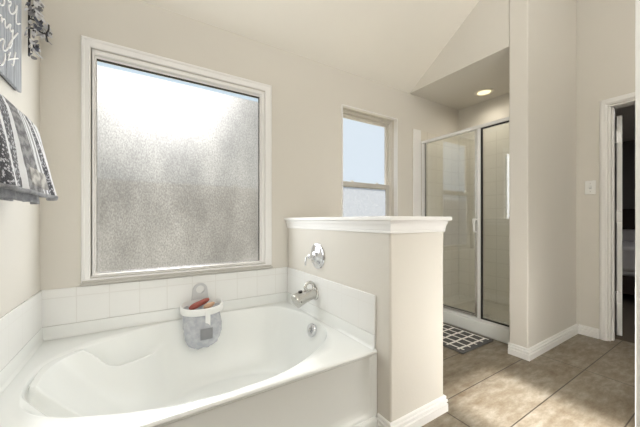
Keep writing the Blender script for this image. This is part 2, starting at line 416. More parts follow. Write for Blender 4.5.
# half wall cap
bm = bmesh.new()
prof = [(a*.66 if a > 0 else a, b) for a, b in [(0, .992), (.006, .992), (.009, .996), (.009, 1.003), (.006, 1.006), (.010, 1.008), (.012, 1.022), (.016, 1.032), (.022, 1.040), (.022, 1.052), (.027, 1.053), (.042, 1.055), (.046, 1.059), (.046, 1.070), (.042, 1.076), (-.2063, 1.076), (-.2063, .992)]]
# sweep round three sides with the slab closing the middle
sweep(bm, [(XP, YB, 0), (XP, YP, 0), (XP2, YP, 0), (XP2, YB, 0)], prof, side=1)
struct(obj('trim_8', bm, M['trim'], angle=25), 'white moulded cap on the half wall')

# baseboards
BB = [(0, 0), (.016, 0), (.016, .042), (.010, .045), (.010, .049), (.015, .053), (.014, .064), (.007, .068), (.007, .072), (.010, .075), (.008, .083), (.003, .087), (0, .087)]
def base(name, path, lab, side=1):
    bm = bmesh.new(); sweep(bm, path, BB, side=side); return struct(obj(name, bm, M['trim'], angle=25), lab)
base('baseboard_half', [(XP, 1.062, 0), (XP, YP, 0), (XP2, YP, 0), (XP2, YB, 0)], 'white baseboard round the half wall')
base('baseboard_column', [(XS, Y1, 0), (XS, YC, 0), (X3, YC, 0)], 'white baseboard round the shower side wall')
base('baseboard_right', [(X3, YC-.016, 0), (X3, .841, 0)], 'white baseboard between corner and doorway')

# ------------------------------------------------------------------ window_1 (large fixed window)
def rect_ring(bm, x0, x1, z0, z1, prof, ybase, k=(1, 1, 1, 1)):
    """moulding round a rectangle in the window wall; prof = (inward from the outer edge, depth toward the room)"""
    rings = []
    L_, R_, B_, T_ = k                                   # width factors: left, right, bottom, top
    for (cx, cz, dx, dz) in ((x0, z0, L_, B_), (x1, z0, -R_, B_), (x1, z1, -R_, -T_), (x0, z1, L_, -T_)):
        rings.append([(cx+dx*a, ybase-b, cz+dz*a) for a, b in prof])
    R = [[bm.verts.new(p) for p in r] for r in rings]; n = len(prof)
    for i in range(4):
        a, b = R[i], R[(i+1) % 4]
        for k in range(n):
            bm.faces.new((a[k], a[(k+1) % n], b[(k+1) % n], b[k]))
def window(name, lab, x0, x1, z0, z1):
    o = bpy.data.objects.new(name, None); COL.objects.link(o); o.location = ((x0+x1)/2, YB, z0); struct(o, lab); return o
win = window('window_1', 'large frosted window over the tub', w1, w2, wz0, wz1)
bm = bmesh.new(); rect_ring(bm, w1, w2, wz0+.022, wz1, [(0, 0), (0, .010), (.005, .015), (.012, .015), (.017, .011), (.036, .011), (.042, .007), (.042, -.03), (.040, -.03), (.040, 0)], YB, (1, 1.25, .8, 1.25))
obj('window_casing', bm, M['vinyl'], win, angle=30)
fx0, fx1, fz0, fz1 = w1+.0425, w2-.053, wz0+.0562, wz1-.053
bm = bmesh.new(); rect_ring(bm, fx0, fx1, fz0, fz1, [(0, -.005), (.1, 0), (.6, 0), (.75, -.006), (.75, -.020), (1, -.024), (1, -.06), (0, -.06)], YB, (.025, .036, .012, .045))
obj('window_frame', bm, M['vinyl'], win, angle=30)
bm = B((w1-.004, w2+.004, YB-.024, YB+.03, wz0+.010, wz0+.022), (w1+.004, w2-.004, YB-.019, YB, wz0+.022, wz0+.034), (fx0, fx1, YB-.016, YB-.0115, wz0+.046, wz0+.052)); obj('window_sill', bm, M['alum'], win, bevel=.002)
gx0, gx1, gz0, gz1 = fx0+.025, fx1-.036, fz0+.012, fz1-.045
bm = bmesh.new(); rect_ring(bm, gx0, gx1, gz0, gz1, [(0, -.024), (.004, -.024), (.004, -.04), (0, -.04)], YB, (.4, 1, .4, 1.6))
bead = obj('glazing_bead', bm, M['steel_dark'], win)
def pane(name, x0, x1, z0, z1, y, mat, parent):
    bm = bmesh.new(); vs = [bm.verts.new(p) for p in ((x0, y, z0), (x0, y, z1), (x1, y, z1), (x1, y, z0))]; bm.faces.new(vs)   # normal faces outdoors
    bm.normal_update()
    if bm.faces[:][0].normal.y < 0: bmesh.ops.reverse_faces(bm, faces=bm.faces)
    return obj(name, bm, mat, parent, smooth=False, recalc=False)
pane('pane', gx0+.001, gx1-.001, gz0+.001, gz1-.001, YB+.034, M['pane'], win)

# window_2 (single hung, deep drywall return)
win = window('window_2', 'narrow frosted window behind the half wall', s1, s2, sz0, sz1)
YR = YB+.075
bm = bmesh.new(); rect_ring(bm, s1+.0005, s2-.0005, sz0+.0005, sz1-.0005, [(0, -.0005), (0, .006), (.004, .009), (.010, .008), (.010, -.006), (.004, -.012), (.004, -.045), (.001, -.045)], YB)
obj('window_casing', bm, M['vinyl'], win, angle=30)
bm = bmesh.new(); rect_ring(bm, s1+.002, s2-.002, sz0+.002, sz1-.002, [(0, 0), (.012, 0), (.016, -.008), (.036, -.008), (.036, -.04), (0, -.04)], YR)
obj('window_frame', bm, M['greige'], win, angle=30)
zm = 1.405
def sash(nm, z0, z1, yb, mat, k=(1, 1, 1, 1)):
    bm = bmesh.new(); rect_ring(bm, s1+.038, s2-.038, z0, z1, [(0, 0), (.006, .004), (.026, .004), (.03, 0), (.03, -.018), (0, -.018)], yb, k)
    return obj(nm, bm, mat, win, angle=30)
us = sash('upper_sash', zm-.02, sz1-.038, YR+.030, M['greige']); pane('pane', s1+.066, s2-.066, zm+.008, sz1-.066, YR+.038, M['pane_clear'], us)
ls = sash('lower_sash', sz0+.038, zm+.028, YR+.006, M['alum'], (1.15, 1.35, 1, 1.55)); pane('pane', s1+.066, s2-.066, sz0+.066, zm-.016, YR+.014, M['pane_low'], ls)
for lx in (s1+.2, s2-.2):
    bm = bmesh.new(); lathe(bm, (lx, YR+.016, zm+.0275), (0, 0, 1), [(.012, 0), (.012, .006), (.008, .010)], 14); box(bm, lx-.028, lx+.004, YR+.010, YR+.018, zm+.0355, zm+.0415)
    obj('sash_lock', bm, M['alum'], ls, bevel=.001)

# ------------------------------------------------------------------ bedroom doorway
bm = bmesh.new()
def casing(bm, y0, y1, ztop, xin):
    prof = [(0, 0), (.003, .010), (.014, .013), (.022, .019), (.060, .019), (.066, .012), (.078, .010), (.085, .004), (.085, 0)]
    # path runs up one side, over the top and down the other; offset outward from the opening
    rings = []
    for (y, z, dy, dz) in ((y1, 0, 1, 0), (y1, ztop, 1, 1), (y0, ztop, -1, 1), (y0, 0, -1, 0)):
        rings.append([(xin-b, y+dy*a*.65, z+dz*a*.65) for a, b in prof])
    loft(bm, rings)
casing(bm, DY0, DY1, DZ, X3)
struct(obj('trim_9', bm, M['trim'], angle=25), 'white moulded casing round the bedroom doorway')
bm = B((X3+.001, X3+T-.001, DY1-.016, DY1-.0005, 0, DZ-.0165), (X3+.001, X3+T-.001, DY0+.0005, DY0+.016, 0, DZ-.0165), (X3+.001, X3+T-.001, DY0+.0005, DY1-.0005, DZ-.016, DZ-.0005), (X3+.035, X3+.07, DY1-.028, DY1-.0165, 0, DZ-.017))
struct(obj('trim_10', bm, M['trim'], bevel=.002), 'white door jamb lining')
dr = bpy.data.objects.new('door_1', None); COL.objects.link(dr); dr.location = (X3+.205, .757, .012); struct(dr, 'open white bedroom door seen edge on')
bm = B((0, .72, -.018, .018, 0, 1.99))
for v in bm.verts: v.co += dr.location
leaf = obj('door_leaf', bm, M['door'], dr, bevel=.003)
bm = B(*[(.10+i*.29, .33+i*.29, -.020, -.0181, z0, z1) for i in (0, 1) for z0, z1 in ((.2, .8), (1.0, 1.85))])
for v in bm.verts: v.co += dr.location
obj('raised_panel', bm, M['door'], leaf, bevel=.002)
for z in (.36, 1.09, 1.81):
    bm = B((-.003, .0, -.013, .030, z-.05-.012, z+.05-.012), (-.075, -.003, .020, .024, z-.05-.012, z+.05-.012)); lathe(bm, (-.008, .024, z-.065), (0, 0, 1), [(.008, 0), (.008, .106)], 12)
    for v in bm.verts: v.co += dr.location
    obj('hinge', bm, M['frame_bright'], leaf)
dr.rotation_euler = (0, 0, math.radians(16))
# bedroom shell
bx0, bx1, by0, by1 = X3+T, 7.2, -1.6, 2.9
struct(obj('floor_bedroom', B((bx0, bx1, by0, by1, -.06, -.001)), M['carpet']), 'dark bedroom floor')
struct(obj('wall_bedroom', B((bx1, bx1+.1, by0, by1, 0, 2.44), (bx0, bx1, by1, by1+.1, 0, 2.44), (bx0, bx1, by0-.1, by0, 0, 2.44), (bx0+.001, bx0+.02, by0, DY0-.1, 0, 2.44), (bx0+.001, bx0+.02, DY1+.1, by1, 0, 2.44), (bx0+.001, bx0+.02, DY0-.1, DY1+.1, DZ+.1, 2.44)), M['bedwall'], smooth=False), 'grey bedroom walls')
struct(obj('ceiling_bedroom', B((bx0, bx1, by0, by1, 2.44, 2.5)), M['ceil'], smooth=False), 'bedroom ceiling')
bed = thing('bed', 'bed with pale blanket in the dim room beyond the doorway', 'bed', (6.1, 1.05, 0))
obj('bed_frame', B((5.2, 7.1, .30, 1.80, .12, .34), (5.22, 5.28, .32, .38, 0, .12), (5.22, 5.28, 1.72, 1.78, 0, .12), (7.0, 7.06, .32, .38, 0, .12), (7.0, 7.06, 1.72, 1.78, 0, .12)), M['bedwood'], bed, bevel=.008)
obj('mattress', B((5.22, 7.06, .32, 1.78, .34, .66)), M['blanket'], bed, bevel=.05, seg=4)
bm = B((5.19, 6.6, .28, 1.82, .40, .72)); obj('blanket', bm, M['blanket'], bed, bevel=.05, seg=4)
obj('headboard', B((7.105, 7.17, .28, 1.82, 0, 1.25)), M['bedwood'], bed, bevel=.015)
pl = obj('pillow', B((6.55, 7.0, .45, 1.6, .67, .90)), M['blanket'], bed, bevel=.09, seg=5)
# white door standing near the camera at the right
d2 = bpy.data.objects.new('door_2', None); COL.objects.link(d2); d2.location = (1.5, .2535, .012); struct(d2, 'white door edge close at the right border of the photo')
lf = obj('door_leaf', B((1.5, 2.26, .236, .271, .012, 2.04)), M['door'], d2, bevel=.003)
bm = bmesh.new(); lathe(bm, (2.19, .236, .95), (0, -1, 0), [(.03, 0), (.03, .006), (.011, .010), (.011, .03), (.026, .04), (.028, .055), (.018, .066)], 20); obj('door_knob', bm, M['bchrome'], lf)

# ------------------------------------------------------------------ bathtub
OUT = [(.965, 1.60), (.96, 1.72), (.93, 1.86), (.87, 1.97), (.78, 2.04), (.66, 2.075), (.5, 2.083), (.3, 2.083), (.15, 2.075), (.05, 2.05), (-.042, 2.01), (-.153, 1.95), (-.24, 1.90), (-.314, 1.85), (-.37, 1.79), (-.397, 1.70), (-.40, 1.60), (-.394, 1.50), (-.372, 1.40), (-.332, 1.34), (-.278, 1.289), (-.223, 1.251), (-.124, 1.206), (.02, 1.15), (.176, 1.118), (.35, 1.11), (.5, 1.125), (.612, 1.16), (.70, 1.205), (.777, 1.251), (.85, 1.31), (.898, 1.36), (.945, 1.46)]
PAD = [(-.277, 1.535), (-.324, 1.530), (-.362, 1.532), (-.380, 1.558), (-.385, 1.609), (-.385, 1.681), (-.375, 1.765), (-.350, 1.825), (-.310, 1.852), (-.262, 1.864), (-.214, 1.868), (-.166, 1.864), (-.137, 1.870), (-.107, 1.882), (-.063, 1.907), (-.016, 1.935), (.06, 1.981), (.126, 2.012), (.30, 2.05), (.40, 1.80), (.30, 1.56), (.0, 1.54), (-.15, 1.535)]
CX, CY_ = .30, 1.60
RIMZ, FLZ = .400, .035
def smooth01(x): x = max(0, min(1, x)); return x*x*(3-2*x)
def build_tub():
    pol = sorted([(math.atan2(y-CY_, x-CX), math.hypot(x-CX, y-CY_)) for x, y in OUT])
    ext = [(a-2*PI, r) for a, r in pol]+pol+[(a+2*PI, r) for a, r in pol]
    def Rl(t):
        for (a0, r0), (a1, r1) in zip(ext, ext[1:]):
            if a0 <= t <= a1: return r0+(r1-r0)*(t-a0)/(a1-a0)
    def R(t): return sum(Rl(t+d)*w for d, w in ((-.08, .1), (-.04, .2), (0, .4), (.04, .2), (.08, .1)))
    rx0, rx1, ry0, ry1 = XL+.002, XP-.002, 1.066, YB-.002
    angs = [-PI+2*PI*k/440 for k in range(440)]
    for cx, cy in ((rx0, ry0), (rx1, ry0), (rx1, ry1), (rx0, ry1)):
        t = math.atan2(cy-CY_, cx-CX); j = min(range(len(angs)), key=lambda i: abs(angs[i]-t)); angs[j] = t
    def rect(t):
        c, s = math.cos(t), math.sin(t)
        k = min(((rx1-CX)/c if c > 0 else (rx0-CX)/c) if abs(c) > 1e-9 else 9, ((ry1-CY_)/s if s > 0 else (ry0-CY_)/s) if abs(s) > 1e-9 else 9)
        return Vector((CX+c*k, CY_+s*k, RIMZ))
    P = [Vector((x, y, 0)) for x, y in PAD]; n = len(P)
    Pd = cr([P[i] for i in range(n)]+[P[0]], 4)
    def sdist(x, y):
        q = Vector((x, y, 0)); best = 9; ins = False
        for a, b in zip(Pd, Pd[1:]):
            e = b-a; L = e.length_squared
            t = max(0, min(1, (q-a).dot(e)/L)) if L > 0 else 0
            best = min(best, (q-a-e*t).length)
            if (a.y > y) != (b.y > y) and x < (b.x-a.x)*(y-a.y)/(b.y-a.y)+a.x: ins = not ins
        return best if ins else -best
    rings = []
    # outer edge, rolled over at the front
    def ring(f): return [f(t) for t in angs]
    def edge(dz, inset):
        def f(t):
            p = rect(t); p.z -= dz
            if inset: p.x = max(rx0+inset*0, min(rx1, p.x)); p.y = max(ry0+inset, p.y)
            return p
        return f
    rings += [ring(edge(.016, .004)), ring(edge(.012, .0)), ring(edge(.008, 0)), ring(edge(.004, .0012)), ring(edge(.001, .004)), ring(edge(0, .009))]
    for q in (.25, .5, .75):
        rings.append(ring(lambda t, q=q: (lambda a, b: a.lerp(b, q))((lambda p: Vector((p.x, max(ry0+.009, p.y), RIMZ)))(rect(t)), Vector((CX+math.cos(t)*R(t), CY_+math.sin(t)*R(t), RIMZ)))))
    NQ = 120
    for k in range(NQ+1):
        q = (k/NQ)**1.35
        def f(t, q=q):
            rr = R(t); a = Vector((CX+math.cos(t)*rr, CY_+math.sin(t)*rr, 0))
            c, s = math.cos(t), math.sin(t); b = Vector((.42+c*.37, 1.60+s*.27, 0))
            p = a.lerp(b, q)
            qq = q*q/(q+.035)/(1/1.035); z = RIMZ-(RIMZ-FLZ)*(1-(1-qq)**1.9)
            d = sdist(p.x, p.y); fade = 1-smooth01((p.x+.04)/.19)
            dz = (.046*smooth01((d+.012)/.024)-.030*math.exp(-((d+.020)/.018)**2))*fade*smooth01(q/.03)
            p.z = min(RIMZ-.0005*(q > 0), z+dz) if q > 0 else RIMZ
            return p
        rings.append(ring(f))
    for q in (.7, .35, .1):
        rings.append(ring(lambda t, q=q: Vector((.42+math.cos(t)*.37*q, 1.60+math.sin(t)*.27*q, FLZ-.006*(1-q)))))
    bm = bmesh.new(); loft(bm, rings, True, False, True)
    return bm
tub = thing('bathtub', 'white built-in oval soaking tub under the large frosted window', 'bathtub', (.264, 1.6, 0))
sh = obj('tub_shell', build_tub(), M['porcelain'], tub, angle=60)
FL = [(0, RIMZ), (.020, RIMZ+.001), (.013, RIMZ+.006), (.010, RIMZ+.016), (.010, .462), (.006, .4695), (0, .4695)]
bm = bmesh.new(); sweep(bm, [(XL+.0015, 1.08, 0), (XL+.0015, YB-.0015, 0), (XP-.0015, YB-.0015, 0), (XP-.0015, 1.08, 0)], FL, side=1)
obj('tile_flange', bm, M['porcelain'], tub, angle=40)
def apron():
    bm = bmesh.new(); x0, x1, z0, z1 = XL+.003, XP-.003, .001, RIMZ-.0165
    ix0, ix1, iz0, iz1, r = x0+.05, x1-.028, .082, z1-.001, .045
    n = 8; inner = []
    for cx, cz, a0 in ((ix1-r, iz0+r, -PI/2), (ix1-.004, iz1-.004, 0), (ix0+.004, iz1-.004, PI/2), (ix0+r, iz0+r, PI)):
        rr = r if cz < .2 else .004
        inner += [(cx+rr*math.cos(a0+PI/2*k/n), cz+rr*math.sin(a0+PI/2*k/n)) for k in range(n+1)]
    cors = [(x1, z0), (x1, z1), (x0, z1), (x0, z0)]; outer = [c for c in cors for _ in range(n+1)]
    # spread the outer points along the rectangle
    outer = []
    for i, (x, z) in enumerate(inner):
        c = cors[i//(n+1)]; outer.append(c)
    def L(pts, y): return [bm.verts.new((x, y, z)) for x, z in pts]
    yf = 1.0685
    co = [bm.verts.new((x, yf, z)) for x, z in cors]; cb = [bm.verts.new((x, yf+.03, z)) for x, z in cors]
    a = L(inner, yf); m = len(inner); cen = sum((Vector((x, 0, z)) for x, z in inner), Vector())/m
    def shr(k): return [(x+(cen.x-x)*k/abs(cen.x-x) if abs(cen.x-x) > k else x, z+(cen.z-z)*k/abs(cen.z-z) if abs(cen.z-z) > k else z) for x, z in inner]
    b = L(shr(.006), yf+.004); c = L(shr(.012), yf+.011)
    for u, v in ((a, b), (b, c)):
        for i in range(m): bm.faces.new((u[i], u[(i+1) % m], v[(i+1) % m], v[i]))
    bm.faces.new(c)
    for i in range(m):
        j = (i+1) % m; ci, cj = co[i//(n+1)], co[j//(n+1)]
        bm.faces.new((ci, cj, a[j], a[i]) if ci is not cj else (ci, a[j], a[i]))
    for i in range(4): bm.faces.new((co[i], co[(i+1) % 4], cb[(i+1) % 4], cb[i]))
    bm.faces.new(cb)
    return bm
ap = obj('apron', apron(), M['porcelain'], tub, angle=50)
bm = bmesh.new(); sweep(bm, [(XL+.004, 1.0682, 0), (XP-.0145, 1.0682, 0)], [(0, .0005), (.013, .0005), (.013, .058), (.009, .066), (.004, .074), (0, .074)], side=1)
obj('skirt', bm, M['porcelain'], ap, angle=30)
# overflow plate on the basin's faucet end
from mathutils.bvhtree import BVHTree
_bv = BVHTree.FromPolygons([v.co.copy() for v in sh.data.vertices], [list(p.vertices) for p in sh.data.polygons])
_h = _bv.ray_cast(Vector((.3, 1.60, .338))-wl(sh), Vector((1, 0, 0)))
oc = _h[0]+wl(sh); on = Vector((-1, -.10, .26)).normalized(); oc += on*.018
bm = bmesh.new(); lathe(bm, oc-on*.004, on, [(.041, -.012), (.043, .006), (.040, .011), (.031, .013), (.012, .015)], 32)
ov = obj('overflow_plate', bm, M['chrome'], tub)
bm = bmesh.new(); tube(bm, [oc+on*.010+Vector((0, 0, .014)), oc+on*.019+Vector((0, 0, .004)), oc+on*.020+Vector((0, 0, -.010))], [.005, .004, .005], 8); obj('trip_lever', bm, M['nickel'], ov)

# ------------------------------------------------------------------ tub spout and valve on the half wall
sp = thing('tub_spout', 'chrome tub spout on the tiled side of the half wall', 'faucet', (XP-.009, 1.665, .535))
bm = bmesh.new(); lathe(bm, (XP-.009, 1.665, .560), (-1, 0, 0), [(.046, 0), (.046, .004), (.042, .010), (.037, .013)], 28); obj('wall_flange', bm, M['nickel'], sp)
bm = bmesh.new(); path = cr([(XP-.015, 1.665, .560), (XP-.05, 1.665, .556), (XP-.09, 1.665, .547), (XP-.125, 1.665, .537), (XP-.152, 1.665, .528), (XP-.166, 1.665, .522)], 5); nn = len(path)-1
rr = [.038+.014*min(1, i/nn*1.25)**1.2 for i in range(nn+1)]; rr[-1] = .034; rr[-2] = .046; rr[-3] = .051
tube(bm, path, rr, 28, sx=1.0, sy=.92); obj('spout_body', bm, M['nickel'], sp, angle=60)
bm = bmesh.new(); lathe(bm, (XP-.124, 1.665, .584), (-.25, 0, 1), [(.014, 0), (.014, .004), (.008, .005)], 20); obj('diverter_seat', bm, M['steel_dark'], sp)
bm = bmesh.new(); tube(bm, cr([(XP-.020, 1.665, .592), (XP-.026, 1.665, .622), (XP-.050, 1.665, .638), (XP-.078, 1.665, .630), (XP-.088, 1.665, .606), (XP-.076, 1.665, .588)], 6), .011, 12); obj('top_loop', bm, M['nickel'], sp)
bm = bmesh.new(); lathe(bm, (XP-.142, 1.6175, .530), (0, -1, .1), [(.004, 0), (.004, .004), (.001, .005)], 10); obj('set_screw', bm, M['steel_dark'], sp)

va = thing('tub_valve', 'round chrome tub valve with lever above the spout', 'faucet', (XP, 1.645, .72))
vc = Vector((XP, 1.645, .815))
bm = bmesh.new(); lathe(bm, vc, (-1, 0, 0), [(.086, 0), (.088, .004), (.084, .009), (.074, .010), (.070, .014), (.048, .018), (.034, .026), (.030, .030)], 40); obj('escutcheon', bm, M['chrome'], va)
bm = bmesh.new(); lathe(bm, vc+Vector((-.029, 0, 0)), (-1, 0, 0), [(.026, 0), (.025, .010), (.014, .014), (.013, .030), (.016, .034), (.016, .042), (.010, .046)], 24); hb = obj('hub', bm, M['chrome'], va)
bm = bmesh.new(); tube(bm, cr([vc+Vector((-.070, 0, 0)), vc+Vector((-.078, .002, .001)), vc+Vector((-.088, .004, -.008)), vc+Vector((-.092, .006, -.034)), vc+Vector((-.092, .008, -.060))], 5), [.0075]*6+[.006]*8+[.007]*6+[.005], 12, sy=.8); obj('lever', bm, M['chrome'], hb)
for s_ in (-1, 1):
    bm = bmesh.new(); lathe(bm, vc+Vector((-.009, 0, .060*s_)), (-1, 0, 0), [(.005, 0), (.005, .004), (.002, .005)], 10); obj('screw', bm, M['steel_dark'], va)

# ------------------------------------------------------------------ hanging toy basket
bk = thing('bath_toy_basket', 'white rimmed mesh bag hanging from the tile above the tub', 'toy basket', (.334, YB-.009, .19))
bc = Vector((.334, 2.025, .500))
YW = YB-.0095
def dring(w, d, z, back=YW-.014, n=40, sag=0.):
    """D-shaped ring: flat at the wall, bowed toward the room"""
    out = []
    for k in range(n):
        a = 2*PI*k/n; x = math.cos(a); y = math.sin(a)
        yy = back-.0*d+(-.5*d+.5*d*(abs(y)**.7)*(1 if y > 0 else -1)) if y > 0 else back-.5*d+.5*d*y
        out.append(Vector((bc.x+w*.5*math.copysign(abs(x)**.9, x), yy, z+sag*(1-y)*.5)))
    return out
def front(p): return max(0, min(1, (YW-.014-p.y)/.16))                   # 0 at the wall, 1 at the bow: the rim hangs lower in front
bm = bmesh.new(); lo = []
for w, d, z in ((.250, .146, .474), (.262, .156, .472), (.267, .160, .480), (.268, .161, .508), (.262, .156, .514), (.250, .146, .512), (.246, .142, .500), (.246, .142, .480)):
    lo.append([p-Vector((0, 0, .030*front(p))) for p in dring(w, d, z)])
loft(bm, lo+[lo[0]], True, False, False); bmesh.ops.remove_doubles(bm, verts=bm.verts, dist=1e-5)
rim = obj('rim', bm, M['plastic'], bk, angle=50)
bm = bmesh.new(); hz = .508
def tab(y):
    o_ = []; i_ = []
    for k in range(33):
        a = PI*k/32; o_.append((bc.x+.050*math.cos(a)*(1), y, hz+.075+.050*math.sin(a)))
    return o_
outer = [(bc.x+.056, hz-.01)]+[(bc.x+.047*math.cos(PI*k/20), hz+.068+.047*math.sin(PI*k/20)) for k in range(21)]+[(bc.x-.058, hz-.01)]
hole = [(bc.x+.027*math.cos(-PI/2+2*PI*k/23), hz+.072+.027*math.sin(-PI/2+2*PI*k/23)) for k in range(23)]
def ringstrip(bm, y):
    return [bm.verts.new((x, y, z)) for x, z in outer], [bm.verts.new((x, y, z)) for x, z in hole]
fo, fh = ringstrip(bm, YW-.010); bo, bh = ringstrip(bm, YW-.001); m = 23
for A, H in ((fo, fh), (bo, bh)):
    for i in range(m): bm.faces.new((A[i], A[(i+1) % m], H[(i+1) % m], H[i]))
for A, C in ((fo, bo), (fh, bh)):
    for i in range(m): bm.faces.new((A[i], A[(i+1) % m], C[(i+1) % m], C[i]))
obj('hanger', bm, M['plastic_grey'], bk, angle=40, bevel=.002)
bm = bmesh.new(); lo = []
random.seed(3)
prof = [(.244, .140, .478, 0), (.242, .138, .45, -.010), (.240, .140, .41, -.024), (.242, .138, .37, -.036), (.238, .132, .33, -.050), (.218, .116, .29, -.062), (.176, .09, .255, -.074), (.100, .05, .232, -.086), (.03, .02, .226, -.092)]
for w, d, z, back in prof:
    r_ = dring(w*.94, d, z, back=YW-.016+back, sag=0)
    lo.append([p-Vector((0, 0, .030*front(p)*max(0, (z-.40)/.078)))+Vector((.006*math.sin(i*1.3+z*40)+random.uniform(-.003, .003), .006*math.cos(i*1.1+z*55), .004*math.sin(i*.9))) for i, p in enumerate(r_)])
loft(bm, lo, True, False, True)
bag = obj('mesh_bag', bm, M['mesh'], bk, angle=80)
bm = bmesh.new(); tube(bm, [p+(p-Vector((bc.x, YW-.08, p.z))).normalized()*.002 for p in lo[0]]+[lo[0][0]], .004, 8); obj('binding', bm, M['mesh_trim'], bag)
yfr = min(p.y for p in lo[3])
bm = B((bc.x+.004, bc.x+.034, YW-.181, YW-.177, .375, .470)); obj('strap', bm, M['plastic'], bk, bevel=.002)
bm = B((bc.x-.030, bc.x+.045, yfr-.006, yfr-.003, .300, .372)); obj('patch', bm, M['mesh_patch'], bag, bevel=.001)
# toys in the basket
def toy(name, lab, pts, r, mat, n=12):
    bm = bmesh.new(); tube(bm, pts, r, n); return tag(obj(name, bm, mat), lab, 'toy')
toy('bath_toy', 'red brown toy leaning across the top of the hanging basket', cr([(bc.x-.080, 2.030, .476), (bc.x-.02, 2.035, .498), (bc.x+.045, 2.035, .524)], 5), [.008, .016, .019, .020, .020, .019, .018, .018, .017, .014, .008], M['toy_red'])
toy('bath_toy', 'tan and red stubby toy lying at the right inside the hanging basket', cr([(bc.x+.005, 2.005, .478), (bc.x+.04, 2.000, .490), (bc.x+.075, 2.010, .500)], 5), [.006, .013, .016, .017, .018, .018, .017, .015, .013, .01, .005], M['toy_tan'])

# ------------------------------------------------------------------ shower
pan = thing('shower_pan', 'low white shower pan with a raised curb', 'shower pan', (3.0, 1.62, 0))
obj('curb', B((2.628, 2.735, Y1+.001, YB-.017, .0005, .124)), M['porcelain'], pan, bevel=.012, seg=4)
bm = bmesh.new()
y0, y1, x0, x1 = Y1+.010, YB-.0095, 2.734, XSR-.0095
def rr_(i, z): return [(x0+i*.5, y0+i, z), (x1-i, y0+i, z), (x1-i, y1-i, z), (x0+i*.5, y1-i, z)]
loft(bm, [rr_(0, .001), rr_(0, .124), rr_(.018, .124), rr_(.030, .075), rr_(.05, .064), [(3.02, 1.6, .056), (3.08, 1.6, .056), (3.08, 1.66, .056), (3.02, 1.66, .056)]])
obj('pan_floor', bm, M['pan'], pan, angle=40)
bm = bmesh.new(); lathe(bm, (3.05, 1.63, .055), (0, 0, 1), [(.05, 0), (.05, .004), (.044, .005)], 24); obj('drain_grate', bm, M['bchrome'], pan)
en = thing('shower_enclosure', 'framed clear glass shower door and fixed panel', 'shower door', (XG, 1.62, .124))
obj('header_rail', B((XG-.022, XG+.022, Y1+.001, YB-.0165, 1.906, 1.938)), M['frame_bright'], en, bevel=.004)
obj('bottom_track', B((XG-.020, XG+.020, Y1+.001, YB-.0165, .1235, .146)), M['frame_bright'], en, bevel=.003)
obj('wall_jamb', B((XG-.016, XG+.016, YB-.047, YB-.0165, .146, 1.906)), M['frame_bright'], en, bevel=.003)
obj('wall_jamb', B((XG-.016, XG+.016, Y1+.001, Y1+.026, .146, 1.906)), M['frame_bright'], en, bevel=.003)
obj('centre_post', B((XG-.018, XG+.018, 1.447, 1.478, .146, 1.906)), M['frame_bright'], en, bevel=.003)
dp = obj('door_frame', B((XG-.011, XG+.011, 1.480, 1.506, .152, 1.905), (XG-.011, XG+.011, YB-.066, YB-.049, .152, 1.905), (XG-.011, XG+.011, 1.506, YB-.066, .152, .172)), M['bchrome'], en, bevel=.002)
obj('door_glass', B((XG-.003, XG+.003, 1.506, YB-.066, .172, 1.905)), M['glass'], dp, smooth=False)
obj('door_gasket', B((XG-.014, XG-.0115, YB-.070, YB-.063, .152, 1.905), (XG-.014, XG-.0115, 1.506, YB-.066, .1745, .181)), M['rubber'], dp, smooth=False)
fp = obj('fixed_glass', B((XG-.003, XG+.003, Y1+.028, 1.445, .150, 1.899)), M['glass'], en, smooth=False)
obj('panel_gasket', B((XG-.019, XG-.0035, 1.433, 1.446, 0.147, 1.9055), (XG-.019, XG-.0035, Y1+.027, 1.433, 1.894, 1.9055), (XG-.019, XG-.0035, Y1+.027, 1.433, .147, .158)), M['rubber'], fp, smooth=False)
bm = bmesh.new()
for y_ in (1.484, 1.505):
    tube(bm, cr([(XG-.012, y_, 1.062), (XG-.040, y_+.000, 1.066), (XG-.046, 1.4945+(y_-1.4945)*.5, 1.02), (XG-.040, 1.4945+(y_-1.4945)*.35, .955), (XG-.012, 1.4945, .948)], 5), .0055, 10)
obj('handle', bm, M['plastic'], dp)
# recessed lamp
rl = thing('recessed_light', 'lit round recessed lamp in the shower ceiling', 'ceiling light', (3.125, 1.675, 2.43))
bm = bmesh.new(); lathe(bm, (3.125, 1.675, 2.4395), (0, 0, -1), [(.092, 0), (.092, .003), (.086, .007), (.067, .008), (.064, .004), (.064, .0005)], 40); obj('trim_ring', bm, M['ceil'], rl)
bm = bmesh.new(); lathe(bm, (3.125, 1.675, 2.4370), (0, 0, -1), [(.063, 0), (.063, .003), (.04, .005), (.01, .006)], 32); obj('lamp_lens', bm, M['lens'], rl)
light('shower_lamp', 'SPOT', (3.125, 1.675, 2.42), (0, 0, 0), 11, (1, .92, .78), spot_size=math.radians(170), spot_blend=1.0, shadow_soft_size=.07)
# mat
bm = B((2.135, 2.597, 1.308, 2.03, .0005, .012)); bmesh.ops.subdivide_edges(bm, edges=bm.edges, cuts=1)
tag(obj('bath_mat', bm, M['rug'], bevel=.005, seg=3), 'charcoal bath mat with white grid lines before the shower', 'bath mat')
